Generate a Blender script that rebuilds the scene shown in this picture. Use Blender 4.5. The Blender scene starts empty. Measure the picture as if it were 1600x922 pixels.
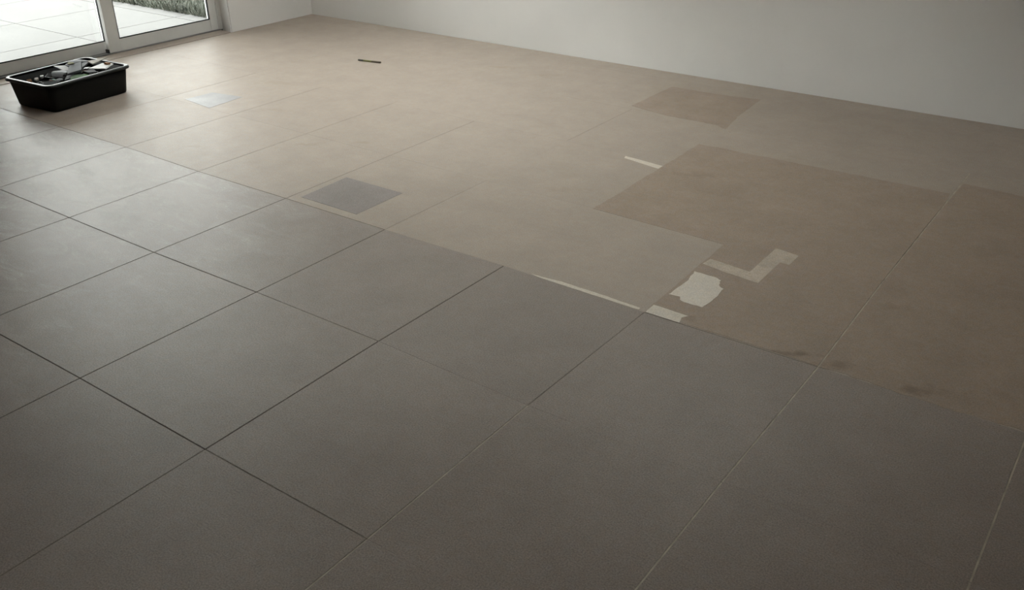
import bpy, bmesh, math, random
from mathutils import Vector, Matrix, Euler
from mathutils.bvhtree import BVHTree
S = 0.75                      # plan coordinates below are in tile lengths; one tile length = 0.75 m
SC = bpy.context.scene
COL = SC.collection
# ------------------------------------------------------------ camera, sky, exposure
cam = bpy.data.cameras.new('camera'); co = bpy.data.objects.new('camera', cam); COL.objects.link(co)
r = Vector((0.8106463968, 0.5854901135, -0.0073311893)); u = Vector((-0.2701092731, 0.3850326663, 0.8824912614)); w = Vector((-0.5195126562, 0.7134081391, -0.4702716525))
m = Matrix((r, u, -w)).transposed().to_4x4(); m.translation = Vector((6.2625823, -3.6953837, 2.2785368)) * S
co.matrix_world = m
cam.sensor_width = 36; cam.lens = 1453.224 * 36 / 1600; cam.clip_start = 0.02
SC.camera = co
wd = bpy.data.worlds.new('overcast_sky'); SC.world = wd; wd.use_nodes = True
bg = wd.node_tree.nodes['Background']; bg.inputs[0].default_value = (1.0, 0.99, 0.98, 1); bg.inputs[1].default_value = 5.2
vs = SC.view_settings
vs.view_transform = 'Standard'; vs.look = 'None'; vs.gamma = 1; vs.use_curve_mapping = False; vs.exposure = 1.10
SC.cycles.max_bounces = 12; SC.cycles.diffuse_bounces = 8; SC.cycles.transparent_max_bounces = 16
# ------------------------------------------------------------ materials
def nodes(name):
    mt = bpy.data.materials.new(name); mt.use_nodes = True
    nt = mt.node_tree; return mt, nt, nt.nodes['Principled BSDF']
def N(nt, t, **k):
    n = nt.nodes.new(t)
    for a, b in k.items():
        if a in ('inputs',):
            for i, v in b.items(): n.inputs[i].default_value = v
        else: setattr(n, a, b)
    return n
def L(nt, a, b): nt.links.new(a, b)
def noise(nt, vec, scale, detail=3, rough=.5, dist=0):
    n = N(nt, 'ShaderNodeTexNoise', inputs={'Scale': scale, 'Detail': detail, 'Roughness': rough, 'Distortion': dist}); L(nt, vec, n.inputs['Vector']); return n.outputs['Fac']
def ramp(nt, f, a, b, c0=0., c1=1.):
    n = N(nt, 'ShaderNodeMapRange', inputs={1: a, 2: b, 3: c0, 4: c1}); L(nt, f, n.inputs[0]); return n.outputs[0]
def math_(nt, op, a, b):
    n = N(nt, 'ShaderNodeMath', operation=op)
    for i, v in enumerate((a, b)):
        if isinstance(v, (int, float)): n.inputs[i].default_value = v
        else: L(nt, v, n.inputs[i])
    return n.outputs[0]
def mix(nt, f, a, b, mode='MIX'):
    n = N(nt, 'ShaderNodeMix', data_type='RGBA', blend_type=mode)
    for i, v in ((0, f), (6, a), (7, b)):
        if isinstance(v, (int, float)): n.inputs[i].default_value = v
        elif isinstance(v, tuple): n.inputs[i].default_value = (*v, 1)
        else: L(nt, v, n.inputs[i])
    return n.outputs[2]
def simple(name, c, rough=.5, metal=0, var=.12, scale=12, bump=0, spec=.5):
    mt, nt, p = nodes(name)
    tc = N(nt, 'ShaderNodeTexCoord').outputs['Object']
    f = noise(nt, tc, scale, 4)
    v = ramp(nt, f, .3, .7, 1 - var, 1 + var)
    hv = N(nt, 'ShaderNodeHueSaturation'); hv.inputs['Color'].default_value = (*c, 1); L(nt, v, hv.inputs['Value'])
    L(nt, hv.outputs[0], p.inputs['Base Color'])
    p.inputs['Roughness'].default_value = rough; p.inputs['Metallic'].default_value = metal; p.inputs['Specular IOR Level'].default_value = spec
    if bump:
        b = N(nt, 'ShaderNodeBump', inputs={'Strength': bump, 'Distance': .002}); L(nt, noise(nt, tc, scale * 6, 4), b.inputs['Height']); L(nt, b.outputs[0], p.inputs['Normal'])
    return mt
def floor_mat(name, c, rough, haze=0., smudge=0., smudge_col=(.30, .24, .17), spots=(), grain=.09, tilevar=.04, spec=.5, mott=.07):
    """stone / skim surface: fine speckle, mottling, pale haze of residue streaks and painted sheen, brown smudges, a few named stains (x, y, rx, ry, amount)"""
    mt, nt, p = nodes(name)
    tc = N(nt, 'ShaderNodeTexCoord').outputs['Object']
    col = c
    g = ramp(nt, noise(nt, tc, 210, 2, .7), .3, .7, 1 - grain, 1 + grain)
    m1 = ramp(nt, noise(nt, tc, 5, 5, .6), .3, .7, 1 - mott, 1 + mott)
    m2 = ramp(nt, noise(nt, tc, 28, 4, .6), .3, .7, 1 - mott * .6, 1 + mott * .6)
    rnd = N(nt, 'ShaderNodeObjectInfo').outputs['Random']
    m3 = ramp(nt, rnd, 0, 1, 1 - tilevar, 1 + tilevar)
    v = math_(nt, 'MULTIPLY', math_(nt, 'MULTIPLY', g, m1), math_(nt, 'MULTIPLY', m2, m3))
    hv = N(nt, 'ShaderNodeHueSaturation'); hv.inputs['Color'].default_value = (*c, 1); L(nt, v, hv.inputs['Value'])
    hue = ramp(nt, noise(nt, tc, 40, 2), .3, .7, .85, 1.15); L(nt, hue, hv.inputs['Saturation'])
    col = hv.outputs[0]
    rg = None
    if haze:
        mp = N(nt, 'ShaderNodeMapping', inputs={'Rotation': (0, 0, -.63), 'Scale': (1, 2.2, 1)}); L(nt, tc, mp.inputs[0])
        h1 = ramp(nt, noise(nt, mp.outputs[0], 3.6, 7, .7, .6), .47, .72)
        h2 = ramp(nt, noise(nt, mp.outputs[0], 30, 6, .8, 1.8), .50, .70)
        sp = N(nt, 'ShaderNodeSeparateXYZ'); L(nt, tc, sp.inputs[0])
        near = ramp(nt, sp.outputs[0], 2.2, 0.3)            # residue streaks and door sheen, both put into the colour, fade farther in
        hz = math_(nt, 'MULTIPLY', math_(nt, 'MULTIPLY', math_(nt, 'ADD', math_(nt, 'MULTIPLY', h1, .30), math_(nt, 'MULTIPLY', math_(nt, 'MULTIPLY', h1, h2), 1.0)), haze), near)
        col = mix(nt, hz, col, (.62, .62, .60))
        rg = ramp(nt, hz, 0, .6, rough, min(1, rough + .12))
    if smudge:
        mp = N(nt, 'ShaderNodeMapping', inputs={'Rotation': (0, 0, -.63), 'Scale': (1, 1.5, 1)}); L(nt, tc, mp.inputs[0])
        s1 = ramp(nt, noise(nt, mp.outputs[0], 3.0, 4, .55, .4), .60, .76)
        s2 = ramp(nt, noise(nt, mp.outputs[0], 11, 3, .6), .35, .65)
        col = mix(nt, math_(nt, 'MULTIPLY', math_(nt, 'MULTIPLY', s1, s2), smudge), col, smudge_col)
    for (x, y, rx, ry, a) in spots:
        mp = N(nt, 'ShaderNodeMapping', vector_type='TEXTURE', inputs={'Location': (x * S, y * S, 0), 'Rotation': (0, 0, .5), 'Scale': (rx * S, ry * S, 1)}); L(nt, tc, mp.inputs[0])
        ln = N(nt, 'ShaderNodeVectorMath', operation='LENGTH'); L(nt, mp.outputs[0], ln.inputs[0])
        d = math_(nt, 'ADD', ln.outputs['Value'], ramp(nt, noise(nt, tc, 22, 4), .3, .7, -.6, .6))
        col = mix(nt, ramp(nt, d, 1.1, .1, 0, a), col, smudge_col)
    L(nt, col, p.inputs['Base Color'])
    if rg is None:
        rg = ramp(nt, noise(nt, tc, 9, 4), .3, .7, rough - .04, rough + .05)
    L(nt, rg, p.inputs['Roughness']); p.inputs['Specular IOR Level'].default_value = spec
    b = N(nt, 'ShaderNodeBump', inputs={'Strength': .25, 'Distance': .0006}); L(nt, noise(nt, tc, 90, 4, .6), b.inputs['Height']); L(nt, b.outputs[0], p.inputs['Normal'])
    return mt
SPOTS = [(1.078, .826, .10, .03, .55), (1.385, 1.091, .10, .03, .5), (.40, .31, .08, .025, .5), (3.16, 1.17, .16, .06, .35), (.95, 3.50, .22, .06, .45),
         (-.45, 1.86, .25, .07, .4), (1.45, 3.5, .2, .05, .35), (3.05, 1.40, .12, .05, .3), (1.9, 2.3, .09, .02, .4), (2.6, 1.1, .12, .04, .25), (.2, 1.3, .14, .05, .35)]
M = {}
M['grey_tile'] = floor_mat('grey_stone_tile', (.252, .211, .186), .5, haze=.95, grain=.30, tilevar=.03, spec=.5)
M['beige'] = floor_mat('beige_skim_coat', (.354, .298, .251), .54, smudge=.4, spots=SPOTS, grain=.19, tilevar=.012, mott=.05, spec=.33)
M['brown'] = floor_mat('brown_bare_coat', (.306, .240, .190), .52, smudge=.25, smudge_col=(.15, .11, .08), grain=.20, mott=.07,
                       spots=[(5.13, .03, .14, .025, .7), (5.34, .05, .10, .04, .5), (5.72, .07, .12, .04, .6), (5.40, .76, .08, .05, .25), (4.62, .05, .04, .05, .3), (3.75, 1.9, .2, .06, .25)], spec=.35)
M['grey_patch'] = floor_mat('grey_bare_square', (.222, .192, .180), .46, grain=.28, tilevar=0)
M['faint_patch'] = floor_mat('pale_grey_square', (.285, .275, .275), .5, grain=.2, tilevar=0, spec=.38)
M['pale'] = floor_mat('pale_filler', (.60, .545, .475), .6, grain=.15, tilevar=0, mott=.05, spec=.3)
M['tape'] = floor_mat('beige_tape_residue', (.44, .375, .31), .6, smudge=1., smudge_col=(.29, .235, .185), grain=.2, tilevar=0, mott=.16, spec=.3)
M['grout_dark'] = simple('dark_brown_grout', (.075, .056, .040), .8, scale=30, var=.25)
M['grout_mid'] = simple('dull_grout', (.17, .145, .115), .8, scale=30, var=.2)
M['grout_faint'] = simple('faint_grey_grout', (.185, .158, .132), .8, scale=20, var=.2)
M['grout_beige'] = simple('faint_beige_grout', (.27, .225, .18), .8, scale=20, var=.15)
M['grout_pale'] = simple('pale_grout', (.42, .365, .29), .8, scale=20, var=.25)
M['grout_match'] = M['grey_tile']
M['bed'] = simple('mortar_bed', (.15, .13, .11), .9)
M['wall'] = simple('off_white_plaster_paint', (.75, .735, .715), .75, var=.025, scale=2.5, bump=.35, spec=.25)
M['wall2'] = simple('dull_plaster_paint', (.74, .70, .66), .8, var=.03, scale=2.5, bump=.2, spec=.2)
M['ceiling'] = simple('ceiling_paint', (.80, .78, .75), .85, var=.02, scale=2)
M['alu'] = simple('grey_powder_coated_aluminium', (.70, .70, .68), .42, var=.05, scale=6, spec=.5)
M['alu_dark'] = simple('dull_aluminium_track', (.23, .225, .215), .5, var=.1, scale=8, metal=.3)
M['rubber'] = simple('black_rubber_gasket', (.012, .014, .016), .5)
M['plastic'] = simple('black_plastic', (.0045, .005, .0045), .36, var=.1, scale=20, spec=.32)
M['plastic_body'] = simple('matte_black_plastic', (.0042, .0048, .0042), .5, var=.1, scale=20, spec=.18)
M['patio'] = simple('pale_patio_tile', (.094, .093, .092), .8, var=.05, scale=3, spec=.1)
M['patio_joint'] = simple('patio_joint', (.081, .0795, .077), .9, spec=.1)
M['soil'] = simple('dark_lawn_soil', (.05, .055, .042), .95, var=.3, scale=8)
M['grass'] = simple('grey_green_grass', (.022, .028, .017), .7, var=.35, scale=4)
M['straw'] = simple('dry_grass', (.042, .047, .034), .7, var=.2, scale=4)
M['render'] = simple('white_outdoor_render', (.72, .72, .70), .85, var=.03, scale=3)
def glass_mat():
    mt, nt, p = nodes('clear_window_glass'); nt.nodes.remove(p)
    fr = N(nt, 'ShaderNodeFresnel', inputs={'IOR': 1.45}); t = N(nt, 'ShaderNodeBsdfTransparent'); t.inputs[0].default_value = (.93, .955, .94, 1)
    gl = N(nt, 'ShaderNodeBsdfGlossy', inputs={'Roughness': .01}); mx = N(nt, 'ShaderNodeMixShader')
    L(nt, fr.outputs[0], mx.inputs[0]); L(nt, t.outputs[0], mx.inputs[1]); L(nt, gl.outputs[0], mx.inputs[2])
    L(nt, mx.outputs[0], nt.nodes['Material Output'].inputs[0]); return mt
M['glass'] = glass_mat()
# ------------------------------------------------------------ helpers
def obj(name, bm, mat, parent=None, loc=None, smooth=False):
    me = bpy.data.meshes.new(name); bmesh.ops.recalc_face_normals(bm, faces=bm.faces[:]); bm.to_mesh(me); bm.free()
    for mm in (mat if isinstance(mat, list) else [mat]): me.materials.append(mm)
    if smooth:
        for f in me.polygons: f.use_smooth = True
    o = bpy.data.objects.new(name, me); COL.objects.link(o); o.parent = parent
    if loc is not None: o.location = loc
    return o
def tag(o, label=None, cat=None, group=None, kind=None):
    if label: o['label'] = label
    if cat: o['category'] = cat
    if group: o['group'] = group
    if kind: o['kind'] = kind
    return o
def empty(name, loc=(0, 0, 0), rz=0):
    o = bpy.data.objects.new(name, None); COL.objects.link(o); o.location = loc; o.rotation_euler = (0, 0, rz); o.empty_display_size = .1; return o
def box(bm, x0, y0, z0, x1, y1, z1, bev=0):      # plan units
    g = bmesh.ops.create_cube(bm, size=1)
    for v in g['verts']:
        v.co = Vector(((x0 + x1) / 2 + v.co.x * (x1 - x0), (y0 + y1) / 2 + v.co.y * (y1 - y0), (z0 + z1) / 2 + v.co.z * (z1 - z0))) * S
    if bev:
        es = list({e for v in g['verts'] for e in v.link_edges}); bmesh.ops.bevel(bm, geom=es, offset=bev, segments=2, affect='EDGES')
    return bm
def bx(*a, **k): return box(bmesh.new(), *a, **k)
def struct(name, bm, mat, parent=None):
    o = obj(name, bm, mat, parent)
    if parent is None: o['kind'] = 'structure'
    return o
def slab(pts, z0, z1, edge=0, rag=0, seed=0, step=.02):
    """flat sheet with real thickness from a plan outline; rag = raggedness of its edges (plan units)"""
    rd = random.Random(seed); P = []
    n = len(pts)
    for i in range(n):
        a = Vector(pts[i][:2]); b = Vector(pts[(i + 1) % n][:2]); rg = pts[i][2] if len(pts[i]) > 2 else rag
        P.append(a)
        if rg:
            k = max(1, int((b - a).length / step)); nn = Vector((-(b - a).y, (b - a).x)).normalized(); dr = 0
            for q in range(1, k):
                dr = dr * .75 + rd.uniform(-1, 1) * rg
                P.append(a.lerp(b, q / k) + nn * dr)
    bm = bmesh.new()
    up = [bm.verts.new((p.x * S, p.y * S, z1)) for p in P]; dn = [bm.verts.new((p.x * S, p.y * S, z0)) for p in P]
    bm.faces.new(up); bm.faces.new(dn[::-1])
    for i in range(len(P)):
        j = (i + 1) % len(P); bm.faces.new((up[i], dn[i], dn[j], up[j]))
    bm.normal_update(); bmesh.ops.triangulate(bm, faces=[f for f in bm.faces if len(f.verts) > 4], ngon_method='EAR_CLIP')
    return bm
# ------------------------------------------------------------ floor of tiles
A = .87867                                   # tile width in tile lengths
X0, X1, Y0, Y1 = -2.485, 9.6, -6.6, 4.245    # room
NI0, NI1, NJ0, NJ1 = -3, 11, -7, 5
fl = struct('floor', bx(X0 - .02, Y0 - .2, -.16, X1 + .2, Y1 + .2, -.016), M['bed'])
MEAS = {(0, 0): (-.006, .012), (1, 0): (.872, -.009), (3, 0): (2.628, .0), (4, 0): (3.507, .014), (5, 0): (4.398, -.006), (6, 0): (5.286, -.004), (7, 0): (6.150, -.006),
        (0, -1): (.02, -.988), (1, -1): (.886, -.992), (2, -1): (1.757, -.997), (3, -1): (2.624, -.985), (4, -1): (3.498, -.985), (5, -1): (4.386, -1.010),
        (3, -2): (2.622, -1.996), (4, -2): (3.510, -2.003)}
def corner(i, j):
    if (i, j) in MEAS: return Vector(MEAS[(i, j)])
    return Vector((min(max(i * A, X0 + .003), X1), min(max(float(j), Y0), Y1 - .004)))
HW = {'d': .0021, 'm': .0016, 'p': .0023, 'n': .0006, 'f': .0015, 'g': .0013}
def seg_a(i, j):          # joint along y at x = i*A between rows j and j+1
    if i < -2 or i > 10: return 'n'
    if j < 0:
        if i <= 3: return 'd'
        if i == 4: return 'd' if j >= -2 else 'm'
        if i == 5: return 'f' if j == -1 else 'p'
        return 'p'
    if i in (-1, 0): return 'm' if j <= 1 else 'n'
    if i == 1: return 'g' if j <= 1 else 'n'
    if i == 2: return 'm' if j <= 1 else 'n'
    if i == 3: return 'g' if j in (0, 2) else 'n'
    if i == 6 and j <= 2: return 'p'
    return 'n'
def seg_b(i, j):          # joint along x at y = j between columns i and i+1
    if j == 0: return 'm' if i <= 2 or i == 5 else 'n'
    if j == -1: return 'd' if i <= 2 else ('m' if i == 3 else 'n')
    if j == -2: return 'd' if i <= 3 else ('m' if i == 4 else 'n')
    return 'n'
def tile_bm(i, j):
    bm = bmesh.new(); c = [corner(i, j), corner(i + 1, j), corner(i + 1, j + 1), corner(i, j + 1)]
    if (c[1] - c[0]).length < .02 or (c[3] - c[0]).length < .02: return None
    l, r_, b, t = HW[seg_a(i, j)], HW[seg_a(i + 1, j)], HW[seg_b(i, j)], HW[seg_b(i, j + 1)]
    off = [(l, b), (-r_, b), (-r_, -t), (l, -t)]; sg = [(1, 1), (-1, 1), (-1, -1), (1, -1)]
    rings = []
    for z, e in ((0, .0007 if j < 0 else .0003), (-.0007 if j < 0 else -.0003, 0), (-.012, 0)):
        rings.append([bm.verts.new((c[k].x * S + off[k][0] + sg[k][0] * e, c[k].y * S + off[k][1] + sg[k][1] * e, z)) for k in range(4)])
    bm.faces.new(rings[0]); bm.faces.new(rings[2][::-1])
    for a_, b_ in ((0, 1), (1, 2)):
        for k in range(4): bm.faces.new((rings[a_][k], rings[b_][k], rings[b_][(k + 1) % 4], rings[a_][(k + 1) % 4]))
    return bm
def strip_bm(p, q, hw, z):
    d = (q - p).normalized(); n = Vector((-d.y, d.x)) * hw / S; bm = bmesh.new(); V = []
    for zz in (z, -.014):
        for c in (p + n, q + n, q - n, p - n): V.append(bm.verts.new((c.x * S, c.y * S, zz)))
    for f in ((0, 1, 2, 3), (7, 6, 5, 4), (0, 4, 5, 1), (1, 5, 6, 2), (2, 6, 7, 3), (3, 7, 4, 0)): bm.faces.new([V[k] for k in f])
    return bm
for i in range(NI0, NI1):
    for j in range(NJ0, NJ1):
        bm = tile_bm(i, j)
        if bm is None: continue
        obj('tile', bm, M['beige'] if j >= 0 else M['grey_tile'], fl)
def grout(p, q, t, j):
    if (q - p).length < .02: return
    mat = {'d': M['grout_dark'], 'm': M['grout_mid'], 'p': M['grout_pale'], 'f': M['grout_faint'], 'g': M['grout_beige'], 'n': M['beige'] if j >= 0 else M['grey_tile']}[t]
    obj('grout_joint', strip_bm(p, q, HW[t] + .001, (-.0003 if j >= 0 else -.0006) if t == 'n' else -.0009), mat, fl)
for i in range(NI0 + 1, NI1):
    for j in range(NJ0, NJ1): grout(corner(i, j), corner(i, j + 1), seg_a(i, j), j)
for i in range(NI0, NI1):
    for j in range(NJ0 + 1, NJ1): grout(corner(i, j), corner(i + 1, j), seg_b(i, j), j)
# ------------------------------------------------------------ bare squares and leftovers on the floor
def patch(name, label, pts, mat, z=.0008, rag=0, seed=0, step=.02, z0=.0001):
    o = obj(name, slab(pts, z0, z, rag=rag, seed=seed, step=step), mat, fl); o['label'] = label; return o
patch('floor_patch', 'big brown bare area between pale joint and beige tiles', [(3.487, 2.507, .0035), (3.487, .993, 0), (4.384, .968, .002), (4.395, .060, 0), (4.440, .0045, .0), (4.62, .0045, .0), (5.15, .006, .001), (5.282, .0, 0), (5.2685, 1.0, 0), (5.2685, 2.35, .0), (5.256, 2.524, .004)], M['brown'], seed=3)
patch('floor_patch', 'brown bare area at right edge beyond the pale joint', [(5.290, -.004, .006), (6.15, -.006, .006), (9.5, -.01, 0), (9.5, 2.70, 0), (5.66, 2.735, .004), (5.284, 2.762, .0), (5.276, 2.35, 0), (5.276, 1.0, 0)], M['brown'], seed=5)
patch('floor_patch', 'small brown patch with ragged edges near the back wall', [(2.587, 3.084, .005), (2.80, 3.03, .006), (3.10, 3.0, .006), (3.40, 3.0, .006), (3.500, 2.945, .004), (3.44, 3.30, .003), (3.41, 3.86, .003), (3.30, 3.835, .003), (3.0, 3.80, .004), (2.60, 3.80, .002)], M['brown'], seed=7, step=.03)
patch('floor_patch', 'sharp dark grey square at the edge of the beige floor', [(1.826, .073), (2.324, .071), (2.324, .501), (1.812, .5)], M['grey_patch'])
patch('floor_patch', 'faint pale grey square near the black tub', [(-.696, 1.06), (-.31, 1.012), (-.336, 1.39), (-.675, 1.335)], M['faint_patch'])
def scrap(name, label, cat, pts, mat, z=.0014, z0=.0009, rag=0, seed=0, step=.02, group=None):
    cx = sum(p[0] for p in pts) / len(pts); cy = sum(p[1] for p in pts) / len(pts)
    o = obj(name, slab([(p[0] - cx, p[1] - cy, *p[2:]) for p in pts], z0, z, rag=rag, seed=seed, step=step), mat, None, (cx * S, cy * S, 0))
    return tag(o, label, cat, group)
scrap('paper_scrap', 'pale scrap of paper with torn edges stuck on brown floor patch', 'paper', [(4.399, .555, .003), (4.420, .420, .002), (4.408, .235, .005), (4.470, .243, .006), (4.500, .205, .004), (4.613, .205, .002), (4.625, .350, .002), (4.617, .452, .006), (4.585, .470, .006), (4.565, .535, .003), (4.535, .550, .003)], M['pale'], seed=2, step=.016)
scrap('tape_strip', 'bent zigzag strip of faded beige tape on brown floor patch', 'tape', [(4.405, .745, .002), (4.395, .665, .003), (4.660, .625, .001), (4.738, .620, 0), (4.738, .925, .002), (4.792, .925, .002), (4.792, 1.065, .002), (4.650, 1.085, .001), (4.648, .720, .003)], M['tape'], seed=4, step=.03)
scrap('tape_strip', 'short pale strip of tape at the seam of grey and brown floor', 'tape', [(4.400, .088, .001), (4.402, -.002, .001), (4.590, -.004, .0), (4.576, .050, .003), (4.595, .082, .001)], M['pale'], seed=8)
scrap('tape_strip', 'long thin pale sliver along the edge of the grey tiles', 'tape', [(3.690, .018, .001), (3.75, .008, .001), (4.36, .0, 0), (4.36, .020, .002), (4.1, .032, .002), (3.85, .032, .002)], M['pale'], seed=9, z0=.0001, z=.0008)
scrap('tape_strip', 'short white strip of tape leading to top left side of brown patch', 'tape', [(3.168, 1.960, .001), (3.180, 1.920, .001), (3.484, 1.862, .001), (3.484, 1.928, .001)], M['pale'], seed=11, z0=.0001, z=.0008)
# ------------------------------------------------------------ room shell
H = 3.35
DY0, DY1, DH = .285, 3.07, 2.95              # door opening
struct('wall_back', bx(X0 - .45, Y1, -.16, X1 + .2, Y1 + .25, H), M['wall'])
struct('wall_right', bx(X1, Y0 - .2, -.16, X1 + .2, Y1, H), M['wall2'])
struct('wall_front', bx(X0 - .45, Y0 - .2, -.16, X1, Y0, H), M['wall2'])
# unseen rooflights, inferred from the light and sized to supply its fill
HOLES = [(-.95, .90, 1.95, 3.80), (3.08, 4.50, 1.10, 2.50), (.95, 2.15, .30, 1.50), (4.60, 5.50, -2.70, -1.80)]
xs = sorted({X0 - .45, X1 + .2} | {v for h in HOLES for v in h[:2]}); ys = sorted({Y0 - .2, Y1 + .25} | {v for h in HOLES for v in h[2:]})
bm = bmesh.new()
for a, b in zip(xs, xs[1:]):
    run = None
    for c, d in zip(ys, ys[1:]):
        if not any(h[0] <= (a + b) / 2 <= h[1] and h[2] <= (c + d) / 2 <= h[3] for h in HOLES): box(bm, a, c, H, b, d, H + .2)
bmesh.ops.remove_doubles(bm, verts=bm.verts[:], dist=1e-5)
seen = {}
for f in bm.faces: seen.setdefault(tuple(round(v, 4) for v in f.calc_center_median()), []).append(f)
bmesh.ops.delete(bm, geom=[f for fs in seen.values() if len(fs) > 1 for f in fs], context='FACES')
struct('ceiling', bm, M['ceiling'])
for k, (a, b, c, d) in enumerate(HOLES):
    bm = bmesh.new()
    for q in (a, b - .05): box(bm, q, c, H + .2, q + .05, d, H + .26)
    for q in (c, d - .05): box(bm, a + .05, q, H + .2, b - .05, q + .05, H + .26)
    win = struct('fill_rooflight_%d' % (k + 1), bm, M['alu'])
    obj('glass_pane', bx(a + .04, c + .04, H + .225, b - .04, d - .04, H + .235), M['glass'], win)
XO = X0 - .42                                  # outer face of the left wall
bm = bmesh.new()                               # solid part between door and back wall, its inner reveal slightly splayed
pl = [(X0, 3.025), (X0, Y1), (XO, Y1), (XO, 3.075), (-2.70, 3.075)]
up = [bm.verts.new((x * S, y * S, H * S)) for x, y in pl]; dn = [bm.verts.new((x * S, y * S, -.16 * S)) for x, y in pl]
bm.faces.new(up); bm.faces.new(dn[::-1])
for k in range(len(pl)): bm.faces.new((up[k], dn[k], dn[(k + 1) % 5], up[(k + 1) % 5]))
bmesh.ops.bevel(bm, geom=[e for e in bm.edges if abs(e.verts[0].co.z - e.verts[1].co.z) > 1 and abs(e.verts[0].co.x - X0 * S) < .001 and e.verts[0].co.y < 2.5], offset=.008, segments=3, affect='EDGES')
box(bm, XO, Y0, -.16, X0, DY0, H)
box(bm, XO, DY0, DH, X0, DY1 - .045, H)
wl = struct('wall_left', bm, M['wall'])
# ------------------------------------------------------------ sliding glass door
door = empty('door_1'); door['kind'] = 'structure'
def frame_bm(x0, x1, y0, y1, z0, z1, sl, sr, rb, rt):
    bm = bmesh.new()
    box(bm, x0, y0, z0, x1, y0 + sl, z1, bev=.002); box(bm, x0, y1 - sr, z0, x1, y1, z1, bev=.002)
    box(bm, x0 + .002, y0 + sl - .002, z0, x1 - .002, y1 - sr + .002, z0 + rb, bev=.002); box(bm, x0 + .002, y0 + sl - .002, z1 - rt, x1 - .002, y1 - sr + .002, z1, bev=.002)
    return bm
def panel(name, x0, x1, y0, y1, z0, sl, sr, rb, label=None):
    z1 = DH - .05
    f = obj(name, frame_bm(x0, x1, y0, y1, z0, z1, sl, sr, rb, .10), M['alu'], door)
    if label: f['label'] = label
    xm = (x0 + x1) / 2; gy0, gy1, gz0, gz1 = y0 + sl, y1 - sr, z0 + rb, z1 - .10
    obj('glass_pane', bx(xm - .004, gy0 - .006, gz0 - .006, xm + .004, gy1 + .006, gz1 + .006), M['glass'], f)
    g = bmesh.new(); t = .010
    for a in ((xm + .005, x1 - .004),):
        box(g, a[0], gy0 - .004, gz0 - .004, a[1], gy1 + .004, gz0 + t); box(g, a[0], gy0 - .004, gz1 - t, a[1], gy1 + .004, gz1 + .004)
        box(g, a[0], gy0 - .004, gz0 + t, a[1], gy0 + t, gz1 - t); box(g, a[0], gy1 - t, gz0 + t, a[1], gy1 + .004, gz1 - t)
    obj('gasket', g, M['rubber'], f)
    return f
panel('sliding_panel', -2.755, -2.700, 1.655, 3.022, .012, .130, .095, .122)
panel('fixed_panel', -2.842, -2.787, .330, 1.765, .006, .085, .085, .110)
f = bmesh.new()
box(f, -2.860, DY0, .0, -2.690, DY1, .006); 
for xx in (-2.860, -2.775, -2.697): box(f, xx, DY0, .006, xx + .006, DY1, .011)
obj('threshold_track', f, M['alu_dark'], door)
f = bmesh.new(); box(f, -2.860, 3.030, .006, -2.690, 3.075, DH - .045, bev=.002); obj('jamb', f, M['alu'], door)
f = bmesh.new(); box(f, -2.860, DY0, .006, -2.690, DY0 + .045, DH - .045, bev=.002); obj('jamb', f, M['alu'], door)
f = bmesh.new(); box(f, -2.860, DY0, DH - .045, -2.690, 3.030, DH, bev=.002); obj('head_rail', f, M['alu'], door)
f = bmesh.new(); box(f, -2.758, 1.640, .010, -2.712, 1.655, .045); obj('end_stop', f, M['rubber'], door)
# interior floor strip in the door recess and the sill outside
struct('trim_1', bx(-2.689, DY0, -.16, X0 - .02, 3.04, -.0010), M['beige'])
struct('trim_2', bx(XO - .02, DY0, -.16, -2.690, 3.07, -.0001), M['patio'])
# ------------------------------------------------------------ outdoors: patio of tiles, lawn
GZ = -.05
pt = struct('patio', bx(-12.5, -9, GZ - .12, XO - .02, 3.55, GZ - .004), M['patio_joint'])
for a in range(8):
    x1 = -2.635 - 1.305 * a if a else XO - .022; x0 = -2.635 - 1.305 * (a + 1)
    for b in range(-8, 2):
        y0 = 2.03 + 1.30 * b; y1 = min(y0 + 1.30, 3.55)
        obj('patio_tile', bx(x0 + .006, y0 + .006, GZ - .02, x1 - .006, y1 - .006, GZ), M['patio'], pt)
lawn = struct('lawn', bx(-40, 3.56, -.2, XO - .02, 45, GZ - .01), M['soil'])
far = struct('ground', bx(-60, -60, -.4, -2.2, 60, -.21), M['soil'])
rd = random.Random(5); bm = bmesh.new()
for k in range(30000):
    t = rd.random() ** 1.8; x = -2.95 - 9.5 * rd.random(); y = 3.53 + 9 * t
    h = rd.uniform(.05, .13); a = rd.uniform(0, 6.28); ww = rd.uniform(.004, .008); bend = rd.uniform(.02, .12); b2 = rd.uniform(0, 6.28)
    p = Vector((x, y, GZ - .012)); d = Vector((math.cos(a), math.sin(a), 0)) * ww; q = Vector((math.cos(b2) * bend, math.sin(b2) * bend, h))
    vs_ = [bm.verts.new(v * S) for v in (p - d, p + d, p + d * .7 + q * .55 + Vector((0, 0, h * .15)), p - d * .7 + q * .55 + Vector((0, 0, h * .15)), p + q)]
    f1 = bm.faces.new(vs_[:4]); f2 = bm.faces.new((vs_[3], vs_[2], vs_[4]))
    if rd.random() < .16: f1.material_index = f2.material_index = 1
g = obj('grass', bm, [M['grass'], M['straw']]); tag(g, 'rough grey-green grass growing beyond the pale patio', 'grass', kind='stuff')
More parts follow.
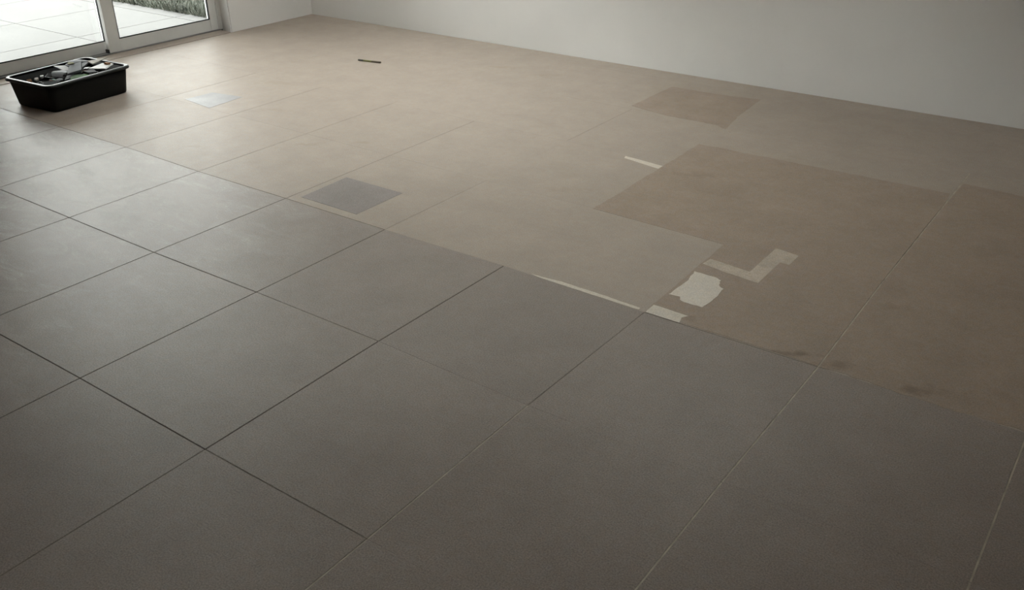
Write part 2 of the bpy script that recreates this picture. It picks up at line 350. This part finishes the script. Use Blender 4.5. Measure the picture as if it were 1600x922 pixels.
# ------------------------------------------------------------ black tub
BC = Vector((-1.538, .534, 0)) * S; BR = .091
tub = empty('plastic_tub', BC, BR); tag(tub, 'shallow black plastic mixing tub full of broken scraps by the glass door', 'tub')
BL, BW, BH = .843, .625, .238
def ring(L_, W_, r_, z, n=8):
    out = []
    for k, (sx, sy) in enumerate([(1, 1), (-1, 1), (-1, -1), (1, -1)]):
        for t in range(n + 1):
            a = (k + t / n) * math.pi / 2
            out.append(Vector((sx * (W_ / 2 - r_) + r_ * math.cos(a), sy * (L_ / 2 - r_) + r_ * math.sin(a), z)) * S)
    return out
def loft(rs, cap0=True, cap1=True, closed=False):
    bm = bmesh.new(); R = [[bm.verts.new(c) for c in q] for q in rs]; n = len(R[0])
    pr = list(zip(R, R[1:])) + ([(R[-1], R[0])] if closed else [])
    for a, b in pr:
        for k in range(n): bm.faces.new((a[k], a[(k + 1) % n], b[(k + 1) % n], b[k]))
    if not closed:
        if cap0: bm.faces.new(R[0][::-1])
        if cap1: bm.faces.new(R[-1])
    return bm
ta = .060                                       # taper over the full height
def rg(d, z, r_): return ring(BL - .044 - ta * (1 - z / BH) - 2 * d, BW - .044 - ta * (1 - z / BH) - 2 * d, r_, z)
o = obj('tub_body', loft([rg(.012, .001, .045), rg(.003, .004, .05), rg(0, .013, .052), rg(0, BH * .5, .056), rg(0, BH - .012, .06), rg(.006, BH - .012, .054), rg(.007, BH * .5, .05), rg(.007, .022, .046), rg(.02, .012, .035)]), M['plastic_body'], tub, smooth=True)
def rim(d, z): return ring(BL - 2 * d, BW - 2 * d, .075 - d * .5, z)
rims = [rim(.032, BH - .014), rim(.033, BH - .004), rim(.030, BH), rim(.022, BH + .001), rim(.012, BH), rim(.003, BH - .005), rim(0, BH - .012), rim(.001, BH - .022), rim(.007, BH - .023), rim(.009, BH - .014), rim(.020, BH - .010), rim(.026, BH - .012)]
obj('rim', loft(rims, closed=True), M['plastic'], tub, smooth=True)
# dark rubble filling the lower tub
rd = random.Random(11); bm = bmesh.new(); nx, ny = 22, 30; grid = []
def top_z(x, y): return .140 + .025 * math.exp(-((x + .05) ** 2) / .03 - ((y - .02) ** 2) / .07)
for a in range(nx + 1):
    row = []
    for b in range(ny + 1):
        x = (a / nx - .5) * .475; y = (b / ny - .5) * .69
        row.append((x, y, top_z(x, y) + rd.uniform(-.012, .012)))
    grid.append(row)
tv = [[bm.verts.new(Vector(c) * S) for c in row] for row in grid]
bv = [[bm.verts.new(Vector((c[0] * .9, c[1] * .93, .024)) * S) for c in row] for row in grid]
for a in range(nx):
    for b in range(ny):
        bm.faces.new((tv[a][b], tv[a + 1][b], tv[a + 1][b + 1], tv[a][b + 1])); bm.faces.new((bv[a][b], bv[a][b + 1], bv[a + 1][b + 1], bv[a + 1][b]))
for a in range(nx):
    bm.faces.new((tv[a][0], bv[a][0], bv[a + 1][0], tv[a + 1][0])); bm.faces.new((tv[a][ny], tv[a + 1][ny], bv[a + 1][ny], bv[a][ny]))
for b in range(ny):
    bm.faces.new((tv[0][b], tv[0][b + 1], bv[0][b + 1], bv[0][b])); bm.faces.new((tv[nx][b], bv[nx][b], bv[nx][b + 1], tv[nx][b + 1]))
fill = obj('rubble', bm, simple('dark_rubble', (.012, .011, .009), .7, var=.5, scale=30), None, BC); fill.rotation_euler.z = BR
tag(fill, 'dark crumbled rubble filling the bottom of the black tub', 'rubble', kind='stuff')
bpy.context.view_layer.update()
BM_ = Matrix.Translation(BC) @ Matrix.Rotation(BR, 4, 'Z')
trees = []
def bvh_of(o, mw): return BVHTree.FromPolygons([mw @ v.co for v in o.data.vertices], [tuple(p.vertices) for p in o.data.polygons])
for ch in tub.children: trees.append(bvh_of(ch, BM_))
trees.append(bvh_of(fill, BM_))
def shard_bm(kind, w_, l_, t, rd):
    """plate with an irregular broken outline ('plate'), curved strip ('curl'), leaf shape ('leaf'), thin rod ('rod')"""
    bm = bmesh.new()
    if kind == 'rod':
        n = 8; R = []
        for k in range(6):
            x = (k / 5 - .5) * l_; rr = t / 2 * (1 if 0 < k < 5 else .7)
            R.append([bm.verts.new((x, math.cos(q / n * 6.283) * rr, math.sin(q / n * 6.283) * rr + .004 * math.sin(k))) for q in range(n)])
        for a, b in zip(R, R[1:]):
            for k in range(n): bm.faces.new((a[k], a[(k + 1) % n], b[(k + 1) % n], b[k]))
        bm.faces.new(R[0]); bm.faces.new(R[-1][::-1]); return bm
    if kind in ('curl', 'leaf'):
        n = 12; up, dn = [], []
        for k in range(n + 1):
            s = k / n; x = (s - .5) * l_
            ww = w_ * (.5 if kind == 'curl' else .5 * math.sin(math.pi * (s * .9 + .05)) + .02)
            if kind == 'curl': ww *= .75 + .25 * math.sin(math.pi * s)
            z = (.07 if kind == 'curl' else .05) * l_ * math.sin(math.pi * s * (1.4 if kind == 'curl' else 1))
            y0 = .12 * w_ * math.sin(5 * s)
            up.append([bm.verts.new((x, y0 - ww, z + t)), bm.verts.new((x, y0, z + t * 1.3)), bm.verts.new((x, y0 + ww, z + t))])
            dn.append([bm.verts.new((x, y0 - ww, z)), bm.verts.new((x, y0, z + t * .3)), bm.verts.new((x, y0 + ww, z))])
        for k in range(n):
            for q in (0, 1):
                bm.faces.new((up[k][q], up[k + 1][q], up[k + 1][q + 1], up[k][q + 1])); bm.faces.new((dn[k][q], dn[k][q + 1], dn[k + 1][q + 1], dn[k + 1][q]))
            bm.faces.new((up[k][0], dn[k][0], dn[k + 1][0], up[k + 1][0])); bm.faces.new((up[k][2], up[k + 1][2], dn[k + 1][2], dn[k][2]))
        for k in (0, n): bm.faces.new((up[k][0], up[k][1], up[k][2], dn[k][2], dn[k][1], dn[k][0]))
        return bm
    n = rd.choice((3, 4, 4, 5)); an = sorted((k + rd.uniform(-.3, .3)) / n * 6.283 for k in range(n))
    P = [(math.cos(a) * l_ / 2 * rd.uniform(.85, 1.2), math.sin(a) * w_ / 2 * rd.uniform(.85, 1.2)) for a in an]
    warp = rd.uniform(-.06, .06)
    up = [bm.verts.new((x * .97, y * .97, t + warp * x)) for x, y in P]; mid = [bm.verts.new((x, y, t * .8 + warp * x)) for x, y in P]; dn = [bm.verts.new((x * 1.02 + rd.uniform(-.002, .002), y * 1.01, warp * x)) for x, y in P]
    bm.faces.new(up); bm.faces.new(dn[::-1])
    for a, b in ((up, mid), (mid, dn)):
        for k in range(n): bm.faces.new((a[k], b[k], b[(k + 1) % n], a[(k + 1) % n]))
    return bm
def drop(name, label, cat, kind, w_, l_, t, x, y, rot, mat, seed, group=None, zmax=.34, sink=.0):
    rd = random.Random(seed); bm = shard_bm(kind, w_, l_, t, rd)
    o = obj(name, bm, mat); tag(o, label, cat, group)
    polys = [tuple(p.vertices) for p in o.data.polygons]; vs0 = [v.co.copy() for v in o.data.vertices]; best = None
    for c in range(12):                       # let it settle: keep the lowest of a few slightly different poses
        k = 1 if c == 0 else rd.uniform(.35, 1.1); jx, jy, js = (0, 0, 0) if c == 0 else (rd.uniform(-.022, .022), rd.uniform(-.022, .022), rd.uniform(-.5, .5))
        if rot[0] == 'lean':                  # ('lean', spin, tilt, heading): face leaning towards a heading
            h = rot[3]; e = Matrix.Rotation(rot[2] * k, 4, Vector((-math.sin(h), math.cos(h), 0))) @ Matrix.Rotation(rot[1] + js, 4, 'Z')
        else: e = Euler((rot[0] * k, rot[1] * k, rot[2] + js)).to_matrix().to_4x4()
        z = zmax; last = z
        while z > .05:
            mw = BM_ @ Matrix.Translation(Vector((x + jx, y + jy, z)) * S) @ e
            tr = BVHTree.FromPolygons([mw @ v for v in vs0], polys)
            if any(tr.overlap(q) for q in trees): break
            last = z; z -= .004
        if best is None or last < best[0]: best = (last, BM_ @ Matrix.Translation(Vector((x + jx, y + jy, last)) * S) @ e)
    o.matrix_world = best[1]; trees.append(bvh_of(o, best[1])); return o
D = {'black': simple('black_shard', (.010, .011, .012), .4, var=.3, spec=.22), 'slate': simple('slate_shard', (.045, .049, .053), .6, var=.3, spec=.22), 'grey': simple('grey_shard', (.10, .104, .112), .6, var=.2, spec=.22),
     'white': simple('white_shard', (.75, .75, .75), .6, var=.06, spec=.22), 'cream': simple('cream_shard', (.55, .52, .48), .6, var=.06, spec=.22), 'green': simple('green_shard', (.035, .10, .022), .6, var=.25, spec=.22),
     'mint': simple('pale_green_shard', (.20, .29, .24), .6, var=.2, spec=.22), 'orange': simple('orange_brown_shard', (.25, .12, .05), .6, var=.2, spec=.22), 'brown': simple('brown_shard', (.10, .05, .03), .6, var=.3, spec=.22), 'olive': simple('olive_shard', (.16, .16, .07), .6, var=.2, spec=.22)}
rd = random.Random(21)
G = 'dark broken fragments heaped in the tub'; GL = 'small dark broken fragment among others in the black tub'
for k in range(34):
    y = rd.uniform(-.31, .19); x = rd.uniform(-.2, .2)
    c = D[rd.choice(['black', 'black', 'black', 'slate', 'slate', 'brown', 'slate'])]
    drop('broken_fragment', GL, 'fragment', rd.choice(['plate', 'plate', 'curl']), rd.uniform(.03, .06), rd.uniform(.06, .115), rd.uniform(.003, .007), x, y, (rd.uniform(-.45, .45), rd.uniform(-.45, .45), rd.uniform(0, 6.28)), c, 100 + k, G)
items = [
 ('broken_fragment', 'dark strip standing on edge at left end of the tub', 'plate', .04, .10, .005, -.15, -.20, ('lean', 2.0, 1.0, -.2), 'slate'),
 ('broken_fragment', 'black strip standing on edge behind the dark narrow strip in tub', 'plate', .05, .12, .005, -.10, -.10, ('lean', 1.2, 1.1, -.6), 'black'),
 ('broken_fragment', 'slate strip tilted steeply left of the pale slab in tub', 'plate', .05, .13, .005, .06, -.22, ('lean', .9, .9, -.1), 'slate'),
 ('broken_fragment', 'dark narrow strip leaning beside pale green piece in tub', 'plate', .035, .11, .005, -.05, -.24, (.9, .4, 2.3), 'black'),
 ('broken_fragment', 'pale green sliver at left corner of the tub', 'leaf', .03, .09, .003, .02, -.30, (.1, .1, 1.0), 'mint'),
 ('broken_fragment', 'small white round chip, right one of two at left end of tub', 'plate', .028, .032, .012, -.15, -.14, (.2, .1, .4), 'white'),
 ('broken_fragment', 'small cream chip, left one of two at left end of tub', 'plate', .028, .032, .012, -.17, -.19, (.3, -.2, 1.4), 'cream'),
 ('broken_fragment', 'reddish brown sliver near the far rim of the tub', 'rod', .02, .09, .009, -.20, -.02, (0, .1, .3), 'orange'),
 ('broken_fragment', 'small orange brown lump left of the cream chip', 'plate', .04, .045, .012, -.17, -.245, (.4, .1, .4), 'orange'),
 ('broken_fragment', 'bent grey-blue shard left of the large pale slab', 'curl', .09, .13, .005, -.08, -.05, ('lean', 2.2, .45, -.4), 'grey'),
 ('broken_fragment', 'dark green glossy strip leaning in the left half of the tub', 'plate', .03, .11, .004, .02, -.16, (.8, .5, 2.8), 'mint'),
 ('broken_fragment', 'wide slate shard below the large pale slab', 'plate', .12, .18, .006, .07, -.03, ('lean', 1.8, .4, -.4), 'slate'),
 ('broken_fragment', 'bright green leaf-shaped piece near the front rim of tub', 'leaf', .07, .16, .003, .155, -.05, ('lean', 1.5, .3, -.3), 'green'),
 ('broken_fragment', 'thick dark stacked slab at the middle of tub', 'plate', .13, .20, .011, -.02, .17, ('lean', 1.7, .2, -.6), 'slate'),
 ('broken_fragment', 'large pale grey slab lying across the middle of the heap', 'plate', .12, .22, .013, .0, .04, ('lean', 1.9, .20, -.4), 'grey'),
 ('broken_fragment', 'small olive chip under the bright white shard', 'plate', .04, .05, .005, -.05, .10, (.3, .1, .6), 'olive'),
 ('broken_fragment', 'bright white pointed shard on top of the heap', 'plate', .16, .20, .006, -.15, .10, ('lean', .6, .5, -.5), 'white'),
 ('broken_fragment', 'long curled grey strip right of the white pointed shard', 'curl', .06, .22, .005, -.10, .20, ('lean', 1.6, .12, -.3), 'grey'),
 ('broken_fragment', 'flat cream shard toward the far right of the tub', 'plate', .09, .15, .006, -.03, .29, ('lean', 1.5, .30, -.3), 'cream'),
 ('broken_fragment', 'flat white shard against the front rim at right', 'plate', .13, .18, .006, .11, .215, ('lean', 1.3, .12, -.4), 'white'),
 ('broken_fragment', 'small orange chip at the right end of the tub', 'plate', .03, .04, .010, .12, .30, (.2, .2, .5), 'orange'),
 ('broken_fragment', 'dark triangular shard between pale slab and front rim', 'plate', .07, .09, .006, .14, .10, (.3, .2, .3), 'black'),
 ('thin_stick', 'thin white stick leaning on the near left corner of tub', 'rod', .01, .22, .007, .12, -.21, (0, -.15, 1.91), 'white'),
]
for k, (nm, lb, kd, w_, l_, t, x, y, rot, c) in enumerate(items):
    drop(nm, lb, 'stick' if kd == 'rod' and 'stick' in nm else 'fragment', kd, w_ * .9, l_ * .9, t, x, y, rot, D[c], 300 + k)
# ------------------------------------------------------------ small stick lying on the floor
a, b = Vector((-.398, 2.894)) * S, Vector((-.143, 2.944)) * S; d = b - a
st = empty('carpenter_pencil', ((a.x + b.x) / 2, (a.y + b.y) / 2, .0066), math.atan2(d.y, d.x)); tag(st, 'short dark greenish pencil lying alone on the beige floor near back wall', 'pencil')
def prism(x0, x1, r0, r1, n=6):
    bm = bmesh.new(); R = [[bm.verts.new((x, rr * math.cos((k + .5) / n * 6.2832), rr * math.sin((k + .5) / n * 6.2832))) for k in range(n)] for x, rr in ((x0, r0), (x1, r1))]
    for k in range(n): bm.faces.new((R[0][k], R[0][(k + 1) % n], R[1][(k + 1) % n], R[1][k]))
    bm.faces.new(R[0]); bm.faces.new(R[1][::-1]); return bm
Lh = d.length / 2
obj('pencil_end', prism(-Lh, -Lh * .55, .0068, .0072), simple('dark_grey_lacquer', (.05, .052, .045), .4), st)['label'] = 'dark grey end'
obj('pencil_shaft', prism(-Lh * .55, Lh * .2, .0066, .0066), simple('olive_lacquer', (.14, .14, .045), .4), st)['label'] = 'olive green middle'
obj('pencil_end', prism(Lh * .2, Lh, .0068, .0066), simple('brown_lacquer', (.075, .055, .035), .4), st)['label'] = 'brown end'
